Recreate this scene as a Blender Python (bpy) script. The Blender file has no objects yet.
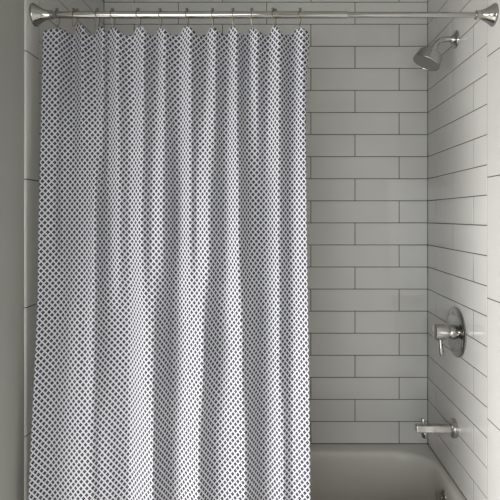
import bpy, bmesh, math, random
from mathutils import Vector, Matrix
random.seed(4)
SC = bpy.context.scene
COL = SC.collection

# ---------------------------------------------------------------- camera
EYE = 1.493          # eye height (m)
FPX = 505.0          # focal length in px of a 500 px frame
VX, VY = 269.9, 216.0
cam_d = bpy.data.cameras.new('camera')
cam = bpy.data.objects.new('camera', cam_d)
COL.objects.link(cam)
cam.location = (0, 0, EYE)
cam.rotation_euler = (math.pi/2, 0, 0)
cam_d.sensor_width = 36.0
cam_d.lens = 36.0*FPX/500.0
cam_d.shift_x = -(VX-250.0)/500.0
cam_d.shift_y = (VY-250.0)/500.0
cam_d.clip_start = 0.02
SC.camera = cam

# ---------------------------------------------------------------- world, lights, exposure
w = bpy.data.worlds.new('world'); SC.world = w
w.use_nodes = True
w.node_tree.nodes['Background'].inputs[0].default_value = (0.8, 0.88, 1.0, 1)
w.node_tree.nodes['Background'].inputs[1].default_value = 0.6
SC.view_settings.view_transform = 'Standard'
SC.view_settings.look = 'None'
SC.view_settings.gamma = 1.0
SC.view_settings.use_curve_mapping = False
SC.view_settings.exposure = 0.0

def area(name, loc, target, sx, sy, power, color, spread=180):
    l = bpy.data.lights.new(name, 'AREA')
    l.shape = 'RECTANGLE'; l.size = sx; l.size_y = sy
    l.energy = power; l.color = color; l.spread = math.radians(spread)
    o = bpy.data.objects.new(name, l); COL.objects.link(o)
    o.location = loc
    d = Vector(target)-Vector(loc)
    o.rotation_euler = d.to_track_quat('-Z', 'Z').to_euler()
    return o
# daylight entering through the window in the far left wall of the room
XW = -2.60
WY0, WY1, WZ0, WZ1 = -0.75, 1.2, 0.65, 1.80
area('window_daylight', (XW+0.03, (WY0+WY1)/2, (WZ0+WZ1)/2), (0.736, (WY0+WY1)/2+1.0, -0.9),
     1.15, 1.95, 97.0, (1.0, 0.98, 0.945), 135)
# fill lamp added behind the camera to lift the back wall and curtain
area('fill_light', (-0.5, -1.50, 1.0), (0.2, 2.3, 0.7), 1.8, 1.6, 27.0, (0.96, 0.98, 1.0), 150)

# ---------------------------------------------------------------- materials
def mat(name, col, rough=0.5, metal=0.0, **kw):
    m = bpy.data.materials.new(name); m.use_nodes = True
    b = m.node_tree.nodes['Principled BSDF']
    b.inputs['Base Color'].default_value = (*col, 1)
    b.inputs['Roughness'].default_value = rough
    b.inputs['Metallic'].default_value = metal
    for k, v in kw.items():
        b.inputs[k.replace('_', ' ')].default_value = v
    return m
def add_bump(m, scale, strength, dist, detail=2.0, stretch=None):
    nt = m.node_tree; N = nt.nodes; L = nt.links
    tc = N.new('ShaderNodeTexCoord'); n = N.new('ShaderNodeTexNoise'); bp = N.new('ShaderNodeBump')
    n.inputs['Scale'].default_value = scale; n.inputs['Detail'].default_value = detail
    L.new(tc.outputs['Object'], n.inputs['Vector'])
    bp.inputs['Strength'].default_value = strength; bp.inputs['Distance'].default_value = dist
    L.new(n.outputs['Fac'], bp.inputs['Height'])
    L.new(bp.outputs['Normal'], N['Principled BSDF'].inputs['Normal'])
    return n
def add_vary(m, c1, c2, scale, detail=3):
    nt = m.node_tree; N = nt.nodes; L = nt.links
    tc = N.new('ShaderNodeTexCoord'); n = N.new('ShaderNodeTexNoise'); r = N.new('ShaderNodeValToRGB')
    n.inputs['Scale'].default_value = scale; n.inputs['Detail'].default_value = detail
    r.color_ramp.elements[0].position = 0.35; r.color_ramp.elements[1].position = 0.65
    r.color_ramp.elements[0].color = (*c1, 1); r.color_ramp.elements[1].color = (*c2, 1)
    L.new(tc.outputs['Object'], n.inputs['Vector']); L.new(n.outputs['Fac'], r.inputs['Fac'])
    L.new(r.outputs['Color'], N['Principled BSDF'].inputs['Base Color'])

M_tile = mat('glazed_white_tile', (0.66, 0.655, 0.62), 0.09)
add_vary(M_tile, (0.655, 0.65, 0.63), (0.69, 0.685, 0.665), 3.0)
add_bump(M_tile, 9.0, 0.25, 0.002)
M_grout = mat('dark_grout', (0.070, 0.064, 0.054), 0.9)
add_bump(M_grout, 300, 0.3, 0.001)
M_paint = mat('grey_wall_paint', (0.40, 0.40, 0.375), 0.6)
add_bump(M_paint, 160, 0.15, 0.0006)
M_white = mat('white_ceiling_paint', (0.42, 0.42, 0.40), 0.7)
add_bump(M_white, 120, 0.1, 0.0006)
M_room = mat('pale_room_paint', (0.62, 0.62, 0.60), 0.6)
add_bump(M_room, 160, 0.15, 0.0006)
M_trimw = mat('white_gloss_paint', (0.75, 0.75, 0.73), 0.35)
add_bump(M_trimw, 60, 0.05, 0.0005)
M_floor = mat('grey_floor_tile', (0.35, 0.34, 0.32), 0.35)
add_vary(M_floor, (0.46, 0.45, 0.42), (0.54, 0.53, 0.50), 5)
M_tub = mat('cream_enamel', (0.68, 0.66, 0.61), 0.33)
add_bump(M_tub, 4.0, 0.1, 0.003)
M_chrome = mat('polished_chrome', (0.54, 0.53, 0.515), 0.07, 1.0)
add_bump(M_chrome, 400, 0.02, 0.0001)
M_chromed = mat('brushed_chrome', (0.50, 0.49, 0.475), 0.18, 1.0)
add_bump(M_chromed, 200, 0.05, 0.0004)
M_bronze = mat('tarnished_nickel_wire', (0.27, 0.225, 0.17), 0.4, 1.0)
add_bump(M_bronze, 300, 0.1, 0.0003)
M_rubber = mat('grey_nozzle_rubber', (0.16, 0.16, 0.155), 0.5)
add_bump(M_rubber, 200, 0.1, 0.0003)
M_dark = mat('dark_opening', (0.02, 0.02, 0.02), 0.6)
add_bump(M_dark, 100, 0.1, 0.0003)

def fabric():
    m = bpy.data.materials.new('printed_cotton'); m.use_nodes = True
    nt = m.node_tree; N = nt.nodes; L = nt.links
    b = N['Principled BSDF']; b.inputs['Roughness'].default_value = 0.9; b.inputs['Specular IOR Level'].default_value = 0.08
    uv = N.new('ShaderNodeUVMap'); uv.uv_map = 'UVMap'
    sp = N.new('ShaderNodeSeparateXYZ'); L.new(uv.outputs['UV'], sp.inputs[0])
    def mt(op, a, bb=None, c=None):
        n = N.new('ShaderNodeMath'); n.operation = op
        for i, x in enumerate((a, bb, c)):
            if x is None: continue
            if isinstance(x, (int, float)): n.inputs[i].default_value = x
            else: L.new(x, n.inputs[i])
        return n.outputs[0]
    U = mt('DIVIDE', sp.outputs[0], 0.0205); V = mt('DIVIDE', sp.outputs[1], 0.0203)
    p = mt('ADD', U, V); q = mt('SUBTRACT', U, V)
    P = mt('ABSOLUTE', mt('SUBTRACT', mt('FRACT', p), 0.5))
    Q = mt('ABSOLUTE', mt('SUBTRACT', mt('FRACT', q), 0.5))
    # four small petals touching round a light centre, notched where they meet
    def step(x, lo, hi):      # 1 below lo, 0 above hi
        a = N.new('ShaderNodeMapRange'); a.inputs[1].default_value = lo; a.inputs[2].default_value = hi
        a.inputs[3].default_value = 1.0; a.inputs[4].default_value = 0.0
        L.new(x, a.inputs[0]); return a.outputs[0]
    dx = mt('SUBTRACT', P, 0.168); dy = mt('SUBTRACT', Q, 0.168)
    ex = mt('POWER', mt('ABSOLUTE', dx), 2.4); ey = mt('POWER', mt('ABSOLUTE', dy), 2.4)
    r = mt('POWER', mt('ADD', ex, ey), 0.4167)
    petal = step(r, 0.172, 0.184)
    hole = step(mt('ADD', P, Q), 0.055, 0.075)
    cover = mt('MULTIPLY', petal, mt('SUBTRACT', 1.0, hole))
    mx = N.new('ShaderNodeMix'); mx.data_type = 'RGBA'
    mx.inputs[6].default_value = (0.61, 0.61, 0.65, 1)
    mx.inputs[7].default_value = (0.007, 0.008, 0.020, 1)
    L.new(cover, mx.inputs[0])
    L.new(mx.outputs[2], b.inputs['Base Color'])
    # weave
    n = N.new('ShaderNodeTexNoise'); n.inputs['Scale'].default_value = 900
    L.new(uv.outputs['UV'], n.inputs['Vector'])
    bp = N.new('ShaderNodeBump'); bp.inputs['Strength'].default_value = 0.1; bp.inputs['Distance'].default_value = 0.0005
    L.new(n.outputs['Fac'], bp.inputs['Height']); L.new(bp.outputs['Normal'], b.inputs['Normal'])
    tr = N.new('ShaderNodeBsdfTranslucent'); L.new(mx.outputs[2], tr.inputs['Color'])
    ms = N.new('ShaderNodeMixShader'); ms.inputs[0].default_value = 0.03
    out = N['Material Output']
    L.new(b.outputs[0], ms.inputs[1]); L.new(tr.outputs[0], ms.inputs[2]); L.new(ms.outputs[0], out.inputs['Surface'])
    return m
M_fabric = fabric()

# ---------------------------------------------------------------- helpers
def link(name, bm, mats, parent=None, smooth=True, loc=None):
    me = bpy.data.meshes.new(name)
    bm.normal_update()
    bm.to_mesh(me); bm.free()
    for m in (mats if isinstance(mats, (list, tuple)) else [mats]): me.materials.append(m)
    if smooth:
        for p in me.polygons: p.use_smooth = True
        try: me.set_sharp_from_angle(angle=math.radians(35))
        except Exception: pass
    o = bpy.data.objects.new(name, me); COL.objects.link(o)
    if parent is not None:
        o.parent = parent
    if loc is not None: o.location = loc
    return o
def thing(name, label, cat, loc=(0, 0, 0), group=None):
    o = bpy.data.objects.new(name, None); COL.objects.link(o)
    o.empty_display_size = 0.05
    o.location = loc; o['label'] = label; o['category'] = cat
    if group: o['group'] = group
    return o
def structure(o): o['kind'] = 'structure'; return o

def box(bm, x0, x1, y0, y1, z0, z1, mi=0, bev=0.0):
    vs = [bm.verts.new((x, y, z)) for z in (z0, z1) for y in (y0, y1) for x in (x0, x1)]
    fs = [(0, 2, 3, 1), (4, 5, 7, 6), (0, 1, 5, 4), (2, 6, 7, 3), (0, 4, 6, 2), (1, 3, 7, 5)]
    faces = []
    for f in fs:
        fc = bm.faces.new([vs[i] for i in f]); fc.material_index = mi; faces.append(fc)
    if bev > 0:
        eds = list({e for f in faces for e in f.edges})
        r = bmesh.ops.bevel(bm, geom=eds, offset=bev, segments=2, profile=0.5, affect='EDGES', clamp_overlap=True)
        for f in r['faces']: f.material_index = mi
def frame_of(axis):
    a = Vector(axis).normalized()
    t = Vector((0, 0, 1)) if abs(a.z) < 0.9 else Vector((0, 1, 0))
    u = a.cross(t).normalized(); v = a.cross(u).normalized()
    return a, u, v
def lathe(bm, org, axis, prof, seg=48, mi=0, caps=True):
    """prof: list of (t along axis, radius)"""
    a, u, v = frame_of(axis); org = Vector(org); rings = []
    for t, r in prof:
        if r < 1e-6:
            rings.append([bm.verts.new(org+a*t)])
        else:
            rings.append([bm.verts.new(org+a*t+(u*math.cos(2*math.pi*k/seg)+v*math.sin(2*math.pi*k/seg))*r) for k in range(seg)])
    for A, B in zip(rings[:-1], rings[1:]):
        for k in range(seg):
            k2 = (k+1) % seg
            if len(A) == 1 and len(B) == 1: continue
            if len(A) == 1: f = bm.faces.new((A[0], B[k2], B[k]))
            elif len(B) == 1: f = bm.faces.new((A[k], A[k2], B[0]))
            else: f = bm.faces.new((A[k], A[k2], B[k2], B[k]))
            f.material_index = mi
    if caps:
        for R in (rings[0], rings[-1]):
            if len(R) > 1:
                f = bm.faces.new(R); f.material_index = mi
    bmesh.ops.recalc_face_normals(bm, faces=bm.faces[:])
def tube(bm, pts, rad, seg=16, closed=False, mi=0, flat=1.0):
    pts = [Vector(p) for p in pts]; n = len(pts); rings = []
    rads = rad if isinstance(rad, (list, tuple)) else [rad]*n
    prev = None
    for i, p in enumerate(pts):
        if closed: d = pts[(i+1) % n]-pts[i-1]
        else: d = pts[min(i+1, n-1)]-pts[max(i-1, 0)]
        d.normalize()
        if prev is None:
            _, u, v = frame_of(d)
        else:
            u = (prev-d*prev.dot(d)).normalized(); v = d.cross(u).normalized()
        prev = u
        rings.append([bm.verts.new(p+(u*math.cos(2*math.pi*k/seg)+v*flat*math.sin(2*math.pi*k/seg))*rads[i]) for k in range(seg)])
    m = n if closed else n-1
    for i in range(m):
        A, B = rings[i], rings[(i+1) % n]
        for k in range(seg):
            f = bm.faces.new((A[k], A[(k+1) % seg], B[(k+1) % seg], B[k])); f.material_index = mi
    if not closed:
        bm.faces.new(rings[0]).material_index = mi; bm.faces.new(rings[-1]).material_index = mi
    bmesh.ops.recalc_face_normals(bm, faces=bm.faces[:])
def sphere(bm, c, r, seg=16, mi=0):
    prof = [(-r*math.cos(math.pi*i/10), r*math.sin(math.pi*i/10)) for i in range(11)]
    prof[0] = (-r, 0); prof[-1] = (r, 0)
    lathe(bm, c, (0, 0, 1), prof, seg, mi, caps=False)

# ---------------------------------------------------------------- dimensions
XL, XR, YB = -0.774, 0.736, 2.355       # tile faces
ZR = 0.430                              # tub rim
ZC = 2.60                               # ceiling
PH, PW = 0.10295, 0.412                 # tile pitch
GAP = 0.0030
YF = -1.60                              # wall behind the camera
TH = 0.006                              # tile thickness proud of the wall

def tile(bm, O, U, V, N, u0, u1, v0, v1, bev=0.0007, round_u0=0.0):
    """a tile proud of plane (O,U,V); grout plane lies TH below the face"""
    O, U, V, N = map(Vector, (O, U, V, N))
    tx, ty = random.uniform(-1, 1)*0.00045, random.uniform(-1, 1)*0.00045
    def P(u, v, h): return O+U*u+V*v+N*h
    a, b, c, d = u0, u1, v0, v1
    rings = [[P(a, c, -TH), P(b, c, -TH), P(b, d, -TH), P(a, d, -TH)],
             [P(a, c, -bev), P(b, c, -bev), P(b, d, -bev), P(a, d, -bev)],
             [P(a+bev, c+bev, tx), P(b-bev, c+bev, ty), P(b-bev, d-bev, -tx), P(a+bev, d-bev, -ty)]]
    if round_u0:
        R = round_u0; rings = []
        # bullnose on the u1 side
        pro = [(a, -TH), (a, -bev), (a+bev, 0)]+[(b-R+R*math.sin(t*math.pi/12), -TH+TH*math.cos(t*math.pi/12)) for t in range(0, 7)]
        lo = [bm.verts.new(P(u, c+bev, h)) for u, h in pro]; hi = [bm.verts.new(P(u, d-bev, h)) for u, h in pro]
        for i in range(len(pro)-1):
            f = bm.faces.new((lo[i], lo[i+1], hi[i+1], hi[i])); f.material_index = 1
        f = bm.faces.new(lo); f.material_index = 1
        f = bm.faces.new(hi); f.material_index = 1
        return
    vr = [[bm.verts.new(p) for p in r] for r in rings]
    for A, B in zip(vr[:-1], vr[1:]):
        for k in range(4):
            f = bm.faces.new((A[k], A[(k+1) % 4], B[(k+1) % 4], B[k])); f.material_index = 1
    f = bm.faces.new(vr[-1]); f.material_index = 1

def tiled(bm, O, U, V, N, u_lo, u_hi, v_lo, v_hi, phase_odd, G=GAP):
    row = 0; v = v_lo
    while v < v_hi-0.01:
        ph = phase_odd if row % 2 == 0 else phase_odd-PW/2
        v1 = min(v+PH, v_hi)
        u = ph-PW*math.ceil((ph-u_lo)/PW)
        while u < u_hi-0.004:
            a, b = max(u, u_lo), min(u+PW, u_hi)
            if b-a > 0.006:
                tile(bm, O, U, V, N, a+G/2, b-G/2, v+GAP/2, v1-GAP/2)
            u += PW
        v += PH; row += 1

# ---------------------------------------------------------------- room shell
WT = 0.10
# back wall
bm = bmesh.new()
box(bm, XL-WT, XR+WT, YB+TH*0.2, YB+WT, 0, ZC, 0)
tiled(bm, (0, YB, 0), (1, 0, 0), (0, 0, 1), (0, -1, 0), XL, XR, ZR+0.0015, ZC, 0.603)
bmesh.ops.recalc_face_normals(bm, faces=bm.faces[:])
structure(link('wall_back', bm, [M_grout, M_tile], smooth=False))
# side walls : tiled alcove panel + painted wall running on towards the viewer
PY = 1.585                                # outer edge of the edge tiles
for side, X, s in (('left', XL, 1), ('right', XR, -1)):
    PY = 1.603 if side == 'left' else 1.585
    bm = bmesh.new()
    xi, xo = X-s*TH, X-s*(TH+WT)
    if side == 'left':
        box(bm, XW, xi, 1.43, YB+0.004, 0, ZC, 0)       # partition closing the alcove on the left
    else:
        box(bm, xi, xo, YF, YB+0.004, 0, ZC, 0)
    wall = structure(link('wall_'+side, bm, M_paint, smooth=False))
    YE = 1.712 if side == 'right' else 1.695
    bm = bmesh.new()
    gx = X-s*TH*0.2
    box(bm, min(gx, xi), max(gx, xi), PY+0.004, YB+TH*0.2, ZR-0.0, ZC, 0)
    box(bm, min(gx, xi), max(gx, xi), PY+0.004, PY+0.03, 0, ZR, 0)
    # U runs from the back corner to the viewer
    tiled(bm, (X, YB, 0), (0, -1, 0), (0, 0, 1), (s, 0, 0), 0.0, YB-YE, ZR+0.0015, ZC, 0.115, 0.0044)
    bmesh.ops.recalc_face_normals(bm, faces=bm.faces[:])
    structure(link('tile_field', bm, [M_grout, M_tile], parent=wall, smooth=False))
    # edge column of tiles stood on end, outer edge rounded
    bm = bmesh.new()
    zj = 1.493+(0.131 if side == 'right' else 0.117)
    pit = 0.4085
    k0 = zj-pit*math.floor(zj/pit)
    zs = [0.0]+[k0+pit*i for i in range(0, 8) if k0+pit*i < ZC]+[ZC]
    for a, b in zip(zs[:-1], zs[1:]):
        tile(bm, (X, YE, 0), (0, -1, 0), (0, 0, 1), (s, 0, 0), GAP*0.4, YE-PY, a+0.001, b-0.001, round_u0=0.010)
    bmesh.ops.recalc_face_normals(bm, faces=bm.faces[:])
    t = link('trim_'+('1' if side == 'left' else '2'), bm, [M_grout, M_tile], smooth=True)
    structure(t)
bm = bmesh.new(); box(bm, XW-WT, XR+WT, YF-WT, YF, 0, ZC); structure(link('wall_front', bm, M_room, smooth=False))
bm = bmesh.new()
for (a, b, c, d) in ((YF, WY0, 0, ZC), (WY1, 1.43, 0, ZC), (WY0, WY1, 0, WZ0), (WY0, WY1, WZ1, ZC)):
    box(bm, XW-WT, XW, a, b, c, d)
structure(link('wall_side', bm, M_room, smooth=False))
bm = bmesh.new(); box(bm, XW-WT-.02, XR+WT+.02, YF-WT, YB+WT, -0.1, 0); structure(link('floor', bm, M_floor, smooth=False))
bm = bmesh.new(); box(bm, XW-WT-.02, XR+WT+.02, YF-WT, YB+WT, ZC, ZC+0.1); structure(link('ceiling', bm, M_white, smooth=False))
# window frame
bm = bmesh.new()
fw = 0.06
for (a, b, c, d) in ((WY0-fw, WY0, WZ0-fw, WZ1+fw), (WY1, WY1+fw, WZ0-fw, WZ1+fw), (WY0, WY1, WZ1, WZ1+fw), (WY0, WY1, WZ0-fw, WZ0)):
    box(bm, XW, XW+0.015, a, b, c, d, 0, 0.003)
box(bm, XW-0.06, XW-0.02, WY0, WY1, (WZ0+WZ1)/2-0.02, (WZ0+WZ1)/2+0.02, 0, 0.003)
structure(link('window_1', bm, M_trimw))

# ---------------------------------------------------------------- bathtub
def rrect(x0, x1, y0, y1, r, z, n=14):
    pts = []
    for (cx, cy, a0) in ((x1-r, y1-r, 0), (x0+r, y1-r, 90), (x0+r, y0+r, 180), (x1-r, y0+r, 270)):
        for k in range(n+1):
            a = math.radians(a0+90*k/n)
            pts.append((cx+r*math.cos(a), cy+r*math.sin(a), z))
    return pts
TY0 = 1.645
bath = thing('bathtub', 'cream white alcove bathtub below the tiled walls, partly behind the curtain', 'bathtub', (0, 2.0, 0))
bm = bmesh.new()
ox0, ox1, oy0, oy1 = XL+0.0004, XR-0.0004, TY0, YB-0.0004
ix0, ix1, iy0, iy1 = XL+0.06, 0.716, TY0+0.075, YB-0.068
loops = [rrect(ox0, ox1, oy0+0.01, oy1, 0.006, 0.001), rrect(ox0, ox1, oy0+0.01, oy1, 0.006, ZR-0.06),
         rrect(ox0, ox1, oy0, oy1, 0.006, ZR-0.045), rrect(ox0, ox1, oy0, oy1, 0.006, ZR-0.012),
         rrect(ox0, ox1, oy0+0.003, oy1, 0.006, ZR-0.004),
         rrect(ox0+0.0008, ox1-0.0008, oy0+0.012, oy1-0.0008, 0.008, ZR)]
for d, dz in ((0.0, 0.0), (0.008, 0.0015), (0.014, 0.005), (0.018, 0.011), (0.021, 0.02), (0.024, 0.04), (0.03, 0.10), (0.045, 0.22), (0.06, 0.29), (0.09, 0.33), (0.13, 0.345)):
    e = d-0.012
    loops.append(rrect(ix0+e*(1+3.2*dz/0.345), ix1-e, iy0+e, iy1-e, 0.16 - min(d, .05)*0.4, ZR-dz))
vr = [[bm.verts.new((p[0], p[1]-2.0, p[2])) for p in L] for L in loops]
for A, B in zip(vr[:-1], vr[1:]):
    n = len(A)
    for k in range(n):
        bm.faces.new((A[k], A[(k+1) % n], B[(k+1) % n], B[k]))
bm.faces.new(vr[-1]); bm.faces.new(vr[0])
bmesh.ops.recalc_face_normals(bm, faces=bm.faces[:])
link('basin', bm, M_tub, bath)
# overflow plate on the end wall of the basin (local coords: y-2.0)
bm = bmesh.new()
OC = Vector((0.705, 2.05-2.0, 1.493-1.140))
ax = Vector((-0.93, -0.32, 0.12))
lathe(bm, OC, ax, [(-0.006, 0.036), (0.006, 0.0375), (0.012, 0.0365), (0.016, 0.033), (0.018, 0.028), (0.018, 0.0)], 48, caps=False)
pl = link('overflow_plate', bm, M_chrome, bath); pl['label'] = 'chrome overflow plate'
bm = bmesh.new()
a_, u_, v_ = frame_of(ax)
tube(bm, [OC+a_*0.0185+Vector((0, 0.017*math.cos(t), 0.019*math.sin(t)-0.004)) for t in [math.pi*i/12 for i in range(13)]], 0.0022, 10)
tube(bm, [OC+a_*0.019+Vector((0, 0, -0.012)), OC+a_*0.030+Vector((0, 0, -0.018))], [0.006, 0.005], 14)
link('trip_lever', bm, M_chrome, pl)
bm = bmesh.new()
lathe(bm, (0.50, 0.0, ZR-0.3455), (0, 0, 1), [(0, 0.035), (0.003, 0.034), (0.004, 0.028), (0.002, 0.02), (0.002, 0)], 36, caps=False)
link('drain', bm, M_chrome, bath)

# ---------------------------------------------------------------- curtain rod
RY = 1.66; RZ = EYE+(216-14.9)/FPX*RY
rod = thing('curtain_rod', 'chrome tension rod with flared end flanges across the top of the alcove', 'curtain rod', (0, RY, RZ))
bm = bmesh.new()
xs = (347.5-VX)/FPX*RY
lathe(bm, (XL+0.03, 0, 0), (1, 0, 0), [(0, 0.0115), (xs-XL-0.033, 0.0115), (xs-XL-0.03, 0.0110), (xs-XL-0.03, 0.0090)], 40)
link('outer_tube', bm, M_chrome, rod)
bm = bmesh.new()
lathe(bm, (xs-0.02, 0, 0), (1, 0, 0), [(0, 0.0095), (XR-xs-0.01, 0.0095)], 40)
link('inner_tube', bm, M_chrome, rod)
prof = [(0.0, 0.0345), (0.003, 0.0352), (0.006, 0.0345), (0.009, 0.0318), (0.011, 0.0308), (0.016, 0.0272), (0.018, 0.0266), (0.024, 0.0224), (0.032, 0.0189), (0.040, 0.0162), (0.048, 0.0146), (0.054, 0.0140), (0.0545, 0.0152), (0.0585, 0.0152), (0.059, 0.0120)]
for x, ax in ((XL+0.0003, (1, 0, 0)), (XR-0.0003, (-1, 0, 0))):
    bm = bmesh.new(); lathe(bm, (x, 0, 0), ax, prof, 48)
    f = link('flange', bm, M_chrome, rod)
    bm = bmesh.new(); lathe(bm, (x, 0, 0), ax, [(0.0, 0.0365), (0.002, 0.0365), (0.0025, 0.034)], 48)
    link('rubber_pad', bm, M_rubber, f)

# ---------------------------------------------------------------- shower curtain
# (bright = faces left, dark = faces right) slope profiles read along the curtain's width at four heights
PR = {
50: [(43, .25), (57, -.9), (74, 1.5), (82, -.75), (94, -.2), (96, 1.4), (103, -1.2), (109, 1.5), (117, -.5), (127, -.2), (134, 1.3), (143, -.7), (155, .0), (157, 1.4), (164, -.6), (173, -.1), (181, 1.3), (190, -.6), (205, .2), (206, 1.2), (215, -.7), (225, .2), (228, 1.3), (237, -1.1), (246, 1.3), (257, -.6), (266, .1), (269, 1.2), (279, -.7), (292, 1.3), (302, -.4), (309, -.3)],
 220: [(38, -.1), (55, -.8), (63, .35), (88, .9), (95, -.8), (107, .2), (109, 1.1), (119, -.2), (131, .9), (141, -.2), (152, .6), (163, -.35), (170, -.9), (177, 1.1), (190, -.2), (197, .9), (209, -.6), (225, 1.1), (239, -1.1), (251, -.2), (266, 1.0), (279, -.7), (291, .8), (310, .3)],
 340: [(35, -.25), (54, .35), (78, -.3), (86, .45), (93, -.6), (108, -.15), (129, .3), (131, 1.2), (145, .3), (154, -.5), (168, -.8), (173, 1.0), (203, -.6), (220, .9), (242, -.7), (263, 1.0), (279, -.6), (291, .9), (311, .3)],
 450: [(28, -.25), (50, .25), (78, -.15), (93, -.5), (99, -.1), (112, -.3), (129, .2), (131, 1.0), (153, -.5), (168, -.7), (171, 1.0), (199, -.5), (214, .6), (246, -.7), (262, .9), (283, -.3), (292, .7), (311, .3)],
}
HOOKX = [57.2, 75.5, 97.5, 112.5, 138.2, 160.2, 187.0, 212.5, 233.0, 251.8, 274.0, 300.0]
def edge(py):
    L = [(20, 43.5), (50, 42.5), (220, 38.5), (290, 37.5), (340, 35.5), (390, 33), (450, 30), (500, 28), (640, 24)]
    R = [(20, 309), (45, 309), (70, 306.8), (120, 305.8), (220, 306.8), (340, 308.8), (450, 310.3), (640, 311)]
    def it(T):
        if py <= T[0][0]: return T[0][1]
        for (a, b), (c, d) in zip(T[:-1], T[1:]):
            if py <= c: return b+(d-b)*(py-a)/(c-a)
        return T[-1][1]
    return it(L), it(R)
def prof_at(key, x):
    P = PR[key]
    if x < P[0][0]: return P[0][1]
    cur = P[0][1]
    for i, (px, s) in enumerate(P):
        if x >= px: cur = s
    return cur
def sm_prof(key, x):   # lightly smoothed step profile
    return sum(prof_at(key, x+d)*wt for d, wt in ((-2.4, .1), (-1.6, .13), (-.8, .17), (0, .2), (.8, .17), (1.6, .13), (2.4, .1)))
KEYS = sorted(PR)
def slope(py, x):
    if py <= KEYS[0]: return sm_prof(KEYS[0], x)
    if py >= KEYS[-1]: return sm_prof(KEYS[-1], x)
    for a, b in zip(KEYS[:-1], KEYS[1:]):
        if py <= b:
            t = (py-a)/(b-a); t = t*t*(3-2*t)
            return sm_prof(a, x)*(1-t)+sm_prof(b, x)*t
ZTOP, ZBOT = 2.105, 0.15
def base_depth(z): return 1.657 - 0.092*max(0, (2.08-z))/1.65
NU, NV = 700, 90
AMP = 1.2
bm = bmesh.new(); uvl = bm.loops.layers.uv.new('UVMap')
rows = []; TOTAL = None
PEAKS = [(57, 27.8, 18, 17), (79.5, 24.3, 3.5, 9), (100, 26.3, 4, 7), (112.5, 27.6, 4.5, 12), (139.5, 26.4, 5, 10), (160.5, 27.5, 4.5, 11), (186.3, 26.3, 5, 12),
         (212.3, 28.0, 5, 12), (232.3, 26.5, 4.5, 8), (251.2, 28.2, 4.5, 13), (273.8, 26.3, 3.5, 8), (298.6, 27.8, 5.5, 15)]
def ztop(px):
    y = 35.0
    for pk, top, wl, wr in PEAKS:
        d = px-pk
        t = min(1.0, max(0.0, abs(d)-(1.5 if d < 0 else 2.5))/(wl-0.5 if d < 0 else wr-2.0))
        e = top+(35.2-top)*(t**1.6 if d < 0 else (1-(1-t**1.3)**1.3))
        y = min(y, e)
    return max(y, 24.0) if px > 46 else max(y, 28+(46-px))
for j in range(NV+1):
    # rows denser near the top
    t = j/NV; t = t**1.25
    row = []
    # nominal row height
    zn = 2.10-(2.10-ZBOT)*t
    D0 = base_depth(zn); py = VY-(zn-EYE)/D0*FPX
    xl, xr = edge(py)
    ys = [0.0]; dx = (xr-xl)/NU
    sl = [slope(py, xl+dx*(i+.5)) for i in range(NU)]
    mean = sum(sl)/NU
    # high-pass: keep the integrated surface from drifting across the width
    acc = 0; off = []
    for s in sl:
        off.append(acc); acc += (s-mean)*dx*D0/FPX*AMP
    off.append(acc)
    W = int(NU*0.16)
    pre = [0]
    for o in off: pre.append(pre[-1]+o)
    hp = []
    for i in range(NU+1):
        a, b = max(0, i-W), min(NU, i+W)
        hp.append(off[i]-(pre[b+1]-pre[a])/(b-a+1))
    arc = [0.0]
    pts = []
    for i in range(NU+1):
        px = xl+dx*i
        y = D0-max(-0.04, min(0.04, hp[i]))
        X = (px-VX)/FPX*y
        pts.append((X, y))
        if i: arc.append(arc[-1]+math.hypot(X-pts[i-1][0], y-pts[i-1][1]))
    if TOTAL is None: TOTAL = arc[-1]*1.0
    k = TOTAL/arc[-1]
    for i in range(NU+1):
        px = xl+dx*i
        fr = i/NU
        pxt = 43.5+(308.5-43.5)*fr
        zt = EYE+(VY-ztop(pxt))/FPX*pts[i][1]
        # material depth below the top hem; scallops relax downwards
        depth = (2.10-ZBOT)*t
        zz = zt-(zt-ZBOT)*t
        row.append((pts[i][0], pts[i][1], zz, arc[i]*k, zz))
    rows.append(row)
V = [[bm.verts.new(p[:3]) for p in r] for r in rows]
for j in range(NV):
    for i in range(NU):
        f = bm.faces.new((V[j][i], V[j+1][i], V[j+1][i+1], V[j][i+1]))
        for lp, (a, b) in zip(f.loops, ((j, i), (j+1, i), (j+1, i+1), (j, i+1))):
            lp[uvl].uv = (rows[a][b][3], rows[a][b][4])
cur = link('shower_curtain', bm, M_fabric)
cur['label'] = 'white shower curtain printed with small navy four-petal motifs, hanging from the rod'
cur['category'] = 'shower curtain'
sol = cur.modifiers.new('thickness', 'SOLIDIFY'); sol.thickness = 0.0006; sol.offset = 0

# ---------------------------------------------------------------- curtain hooks
def hook_meshes(lean, tw, rr):
    ring = bmesh.new(); pts = []
    # pear-shaped wire: round over the rod, drawn down to the curtain hem
    n = 40
    H = 0.053
    for k in range(n):
        a = 2*math.pi*k/n
        y = (rr+0.0015)*math.sin(a)
        z = (rr+0.0015)*math.cos(a)
        if z < 0:
            z *= H/(rr+0.0015)*0.72
            y *= (1-0.55*(abs(z)/(H*0.72))**1.5)
        pts.append((tw*y+lean*z, y, z))
    tube(ring, pts, 0.0012, 8, closed=True)
    return ring
ords = ['leftmost', 'second from the left', 'third from the left', 'fourth from the left', 'fifth from the left', 'sixth from the left',
        'sixth from the right', 'fifth from the right', 'fourth from the right', 'third from the right', 'second from the right', 'rightmost']
leans = [-.08, .18, -.06, -.10, -.12, -.05, -.06, -.05, -.04, .0, -.10, .06]
tws = [.22, .45, .3, .35, .4, .25, .2, .1, .05, .05, .5, .45]
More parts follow.
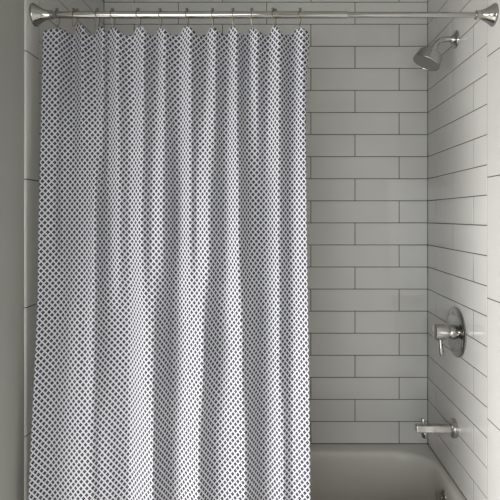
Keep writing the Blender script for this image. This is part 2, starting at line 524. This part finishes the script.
for i, hx in enumerate(HOOKX):
    rr = 0.0115
    X = (hx-VX)/FPX*RY
    h = thing('curtain_hook', 'thin wire curtain hook on the chrome rod, %s of the twelve' % ords[i], 'curtain hook', (X, RY, RZ), 'wire hooks holding the shower curtain')
    link('wire_ring', hook_meshes(leans[i], tws[i], rr), M_bronze, h)
    tops = [(0, -0.001)] if i not in (1, 10) else [(-0.0050, -0.003), (0.0050, 0.003)]
    for (bx, by) in tops:
        bm = bmesh.new(); sphere(bm, (bx, by, rr+0.0058), 0.0055, 14)
        link('roller_ball', bm, M_bronze, h)

# ---------------------------------------------------------------- shower head
SY = 1.995; SZ = EYE+(216-39.5)/FPX*SY
sh = thing('shower_fixture', 'round brushed chrome shower head on a bent arm high on the right wall', 'shower head', (XR, SY, SZ))
bm = bmesh.new()
lathe(bm, (-0.0002, 0, 0), (-1, 0, 0), [(0, 0.0345), (0.003, 0.0345), (0.006, 0.033), (0.009, 0.028), (0.012, 0.020), (0.016, 0.0165), (0.022, 0.0155), (0.022, 0.011)], 48)
link('flange', bm, M_chrome, sh)
hc = Vector(((428.2-VX)/FPX*1.985-XR, -0.012, EYE+(216-59.0)/FPX*1.985-SZ))   # centre of the head body
hax = Vector((-0.46, -0.04, -0.885)).normalized()
j0 = hc-hax*0.036
bm = bmesh.new()
ctrl = [Vector((0, 0, 0)), Vector((-0.052, 0, 0.004)), Vector((-0.052-0.022, -0.004, 0.0)), j0-hax*0.012]
def bez(c, t):
    c = list(c)
    while len(c) > 1: c = [a.lerp(b, t) for a, b in zip(c[:-1], c[1:])]
    return c[0]
tube(bm, [bez(ctrl, i/18) for i in range(19)], 0.0106, 20)
link('arm', bm, M_chrome, sh)
bm = bmesh.new()
lathe(bm, j0-hax*0.020, hax, [(0, 0.0105), (0.001, 0.013), (0.011, 0.013), (0.012, 0.0155), (0.018, 0.0155), (0.020, 0.012), (0.028, 0.012)], 32)
link('swivel_nut', bm, M_chrome, sh)
bm = bmesh.new()
lathe(bm, hc, hax, [(-0.0285, 0.014), (-0.0265, 0.020), (-0.0245, 0.0400), (-0.0225, 0.0465), (-0.020, 0.0490), (-0.014, 0.0505), (0.008, 0.0535), (0.012, 0.0540), (0.0135, 0.0555), (0.019, 0.0558), (0.0205, 0.0545), (0.0205, 0.0515), (0.0185, 0.0505)], 64)
body = link('shower_head', bm, M_chromed, sh)
bm = bmesh.new()
lathe(bm, hc, hax, [(0.018, 0.0508), (0.0195, 0.0505), (0.0202, 0.048), (0.0202, 0.0)], 64, caps=False)
a_, u_, v_ = frame_of(hax)
for ring, nn in ((0.012, 6), (0.022, 12), (0.032, 18), (0.042, 24)):
    for k in range(nn):
        an = 2*math.pi*k/nn
        c = hc+a_*0.0202+(u_*math.cos(an)+v_*math.sin(an))*ring
        lathe(bm, c, hax, [(-0.001, 0.0020), (0.0015, 0.0016), (0.0022, 0.0008)], 8)
link('spray_face', bm, mat('brushed_face', (0.36, 0.355, 0.345), 0.40, 0.85), body)

# ---------------------------------------------------------------- shower valve
VYD = 1.985; VZ = EYE-(332-216)/FPX*VYD
va = thing('shower_valve', 'chrome valve with round escutcheon and lever handle on the right tiled wall', 'shower valve', (XR, VYD, VZ))
bm = bmesh.new()
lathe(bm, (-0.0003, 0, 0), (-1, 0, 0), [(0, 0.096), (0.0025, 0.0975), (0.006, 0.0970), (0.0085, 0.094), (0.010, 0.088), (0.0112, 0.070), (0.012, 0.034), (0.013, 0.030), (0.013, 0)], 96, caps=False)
esc = link('escutcheon', bm, mat('chrome_dark_reflection', (0.40, 0.395, 0.385), 0.10, 1.0), va)  # chrome with a dark reflection put into its base colour
for zz in (0.072, -0.072):
    bm = bmesh.new(); lathe(bm, (-0.0100, 0.022, zz), (-1, 0, 0), [(0, 0.0045), (0.002, 0.0045), (0.003, 0.003), (0.003, 0)], 16, caps=False)
    link('screw', bm, M_chromed, esc)
bm = bmesh.new()
lathe(bm, (-0.012, 0, 0), (-1, 0, 0), [(0, 0.0290), (0.012, 0.0285), (0.020, 0.0270), (0.024, 0.0240), (0.036, 0.0240)], 48)
link('valve_collar', bm, M_chrome, va)
bm = bmesh.new()
lathe(bm, (-0.047, 0, 0), (-1, 0, 0), [(0, 0.0285), (0.001, 0.0310), (0.038, 0.0315), (0.0425, 0.0308), (0.0445, 0.0280), (0.0450, 0.0)], 48, caps=False)
hd = link('handle_cap', bm, M_chrome, va)
bm = bmesh.new()
tube(bm, [(-0.066, 0, -0.024), (-0.0655, 0, -0.040), (-0.0640, -0.001, -0.060), (-0.0615, -0.001, -0.078), (-0.0595, -0.001, -0.090), (-0.0590, -0.001, -0.095)], [0.0062, 0.0068, 0.0080, 0.0090, 0.0080, 0.0045], 20, flat=0.8)
link('lever', bm, M_chrome, hd)
bm = bmesh.new()
lathe(bm, (-0.038, -0.0255, 0.002), (0, -1, 0), [(0, 0.0045), (0.006, 0.0045), (0.007, 0.0035), (0.007, 0)], 20, caps=False)
link('stop_screw', bm, M_chrome, va)

# ---------------------------------------------------------------- tub spout
TYD = 2.005; TZ = EYE-(428.2-216)/FPX*TYD
sp = thing('tub_spout', 'straight chrome tub spout with diverter knob, above the tub on the right wall', 'tub spout', (XR, TYD, TZ))
bm = bmesh.new()
lathe(bm, (-0.0003, 0, 0), (-1, 0, 0), [(0, 0.0370), (0.012, 0.0375), (0.0145, 0.0365), (0.0155, 0.034), (0.0155, 0.0)], 64, caps=False)
link('flange', bm, M_chromed, sp)
bm = bmesh.new()
box(bm, -0.158, -0.014, -0.016, 0.016, -0.0145, 0.0145, 0, 0.0045)
link('spout_body', bm, M_chrome, sp, smooth=False)
bm = bmesh.new()
lathe(bm, (-0.128, 0, 0.014), (0, 0, 1), [(0, 0.0035), (0.006, 0.0035), (0.007, 0.0068), (0.0085, 0.0076), (0.022, 0.0076), (0.0245, 0.0062), (0.0250, 0.0)], 24, caps=False)
link('diverter_knob', bm, M_chrome, sp)
bm = bmesh.new()
lathe(bm, (-0.122, 0, -0.014), (0, 0, -1), [(0, 0.0118), (0.021, 0.0118), (0.0225, 0.0108), (0.0225, 0.0088), (0.004, 0.0088), (0.004, 0)], 32, caps=False)
link('outlet', bm, M_chrome, sp)
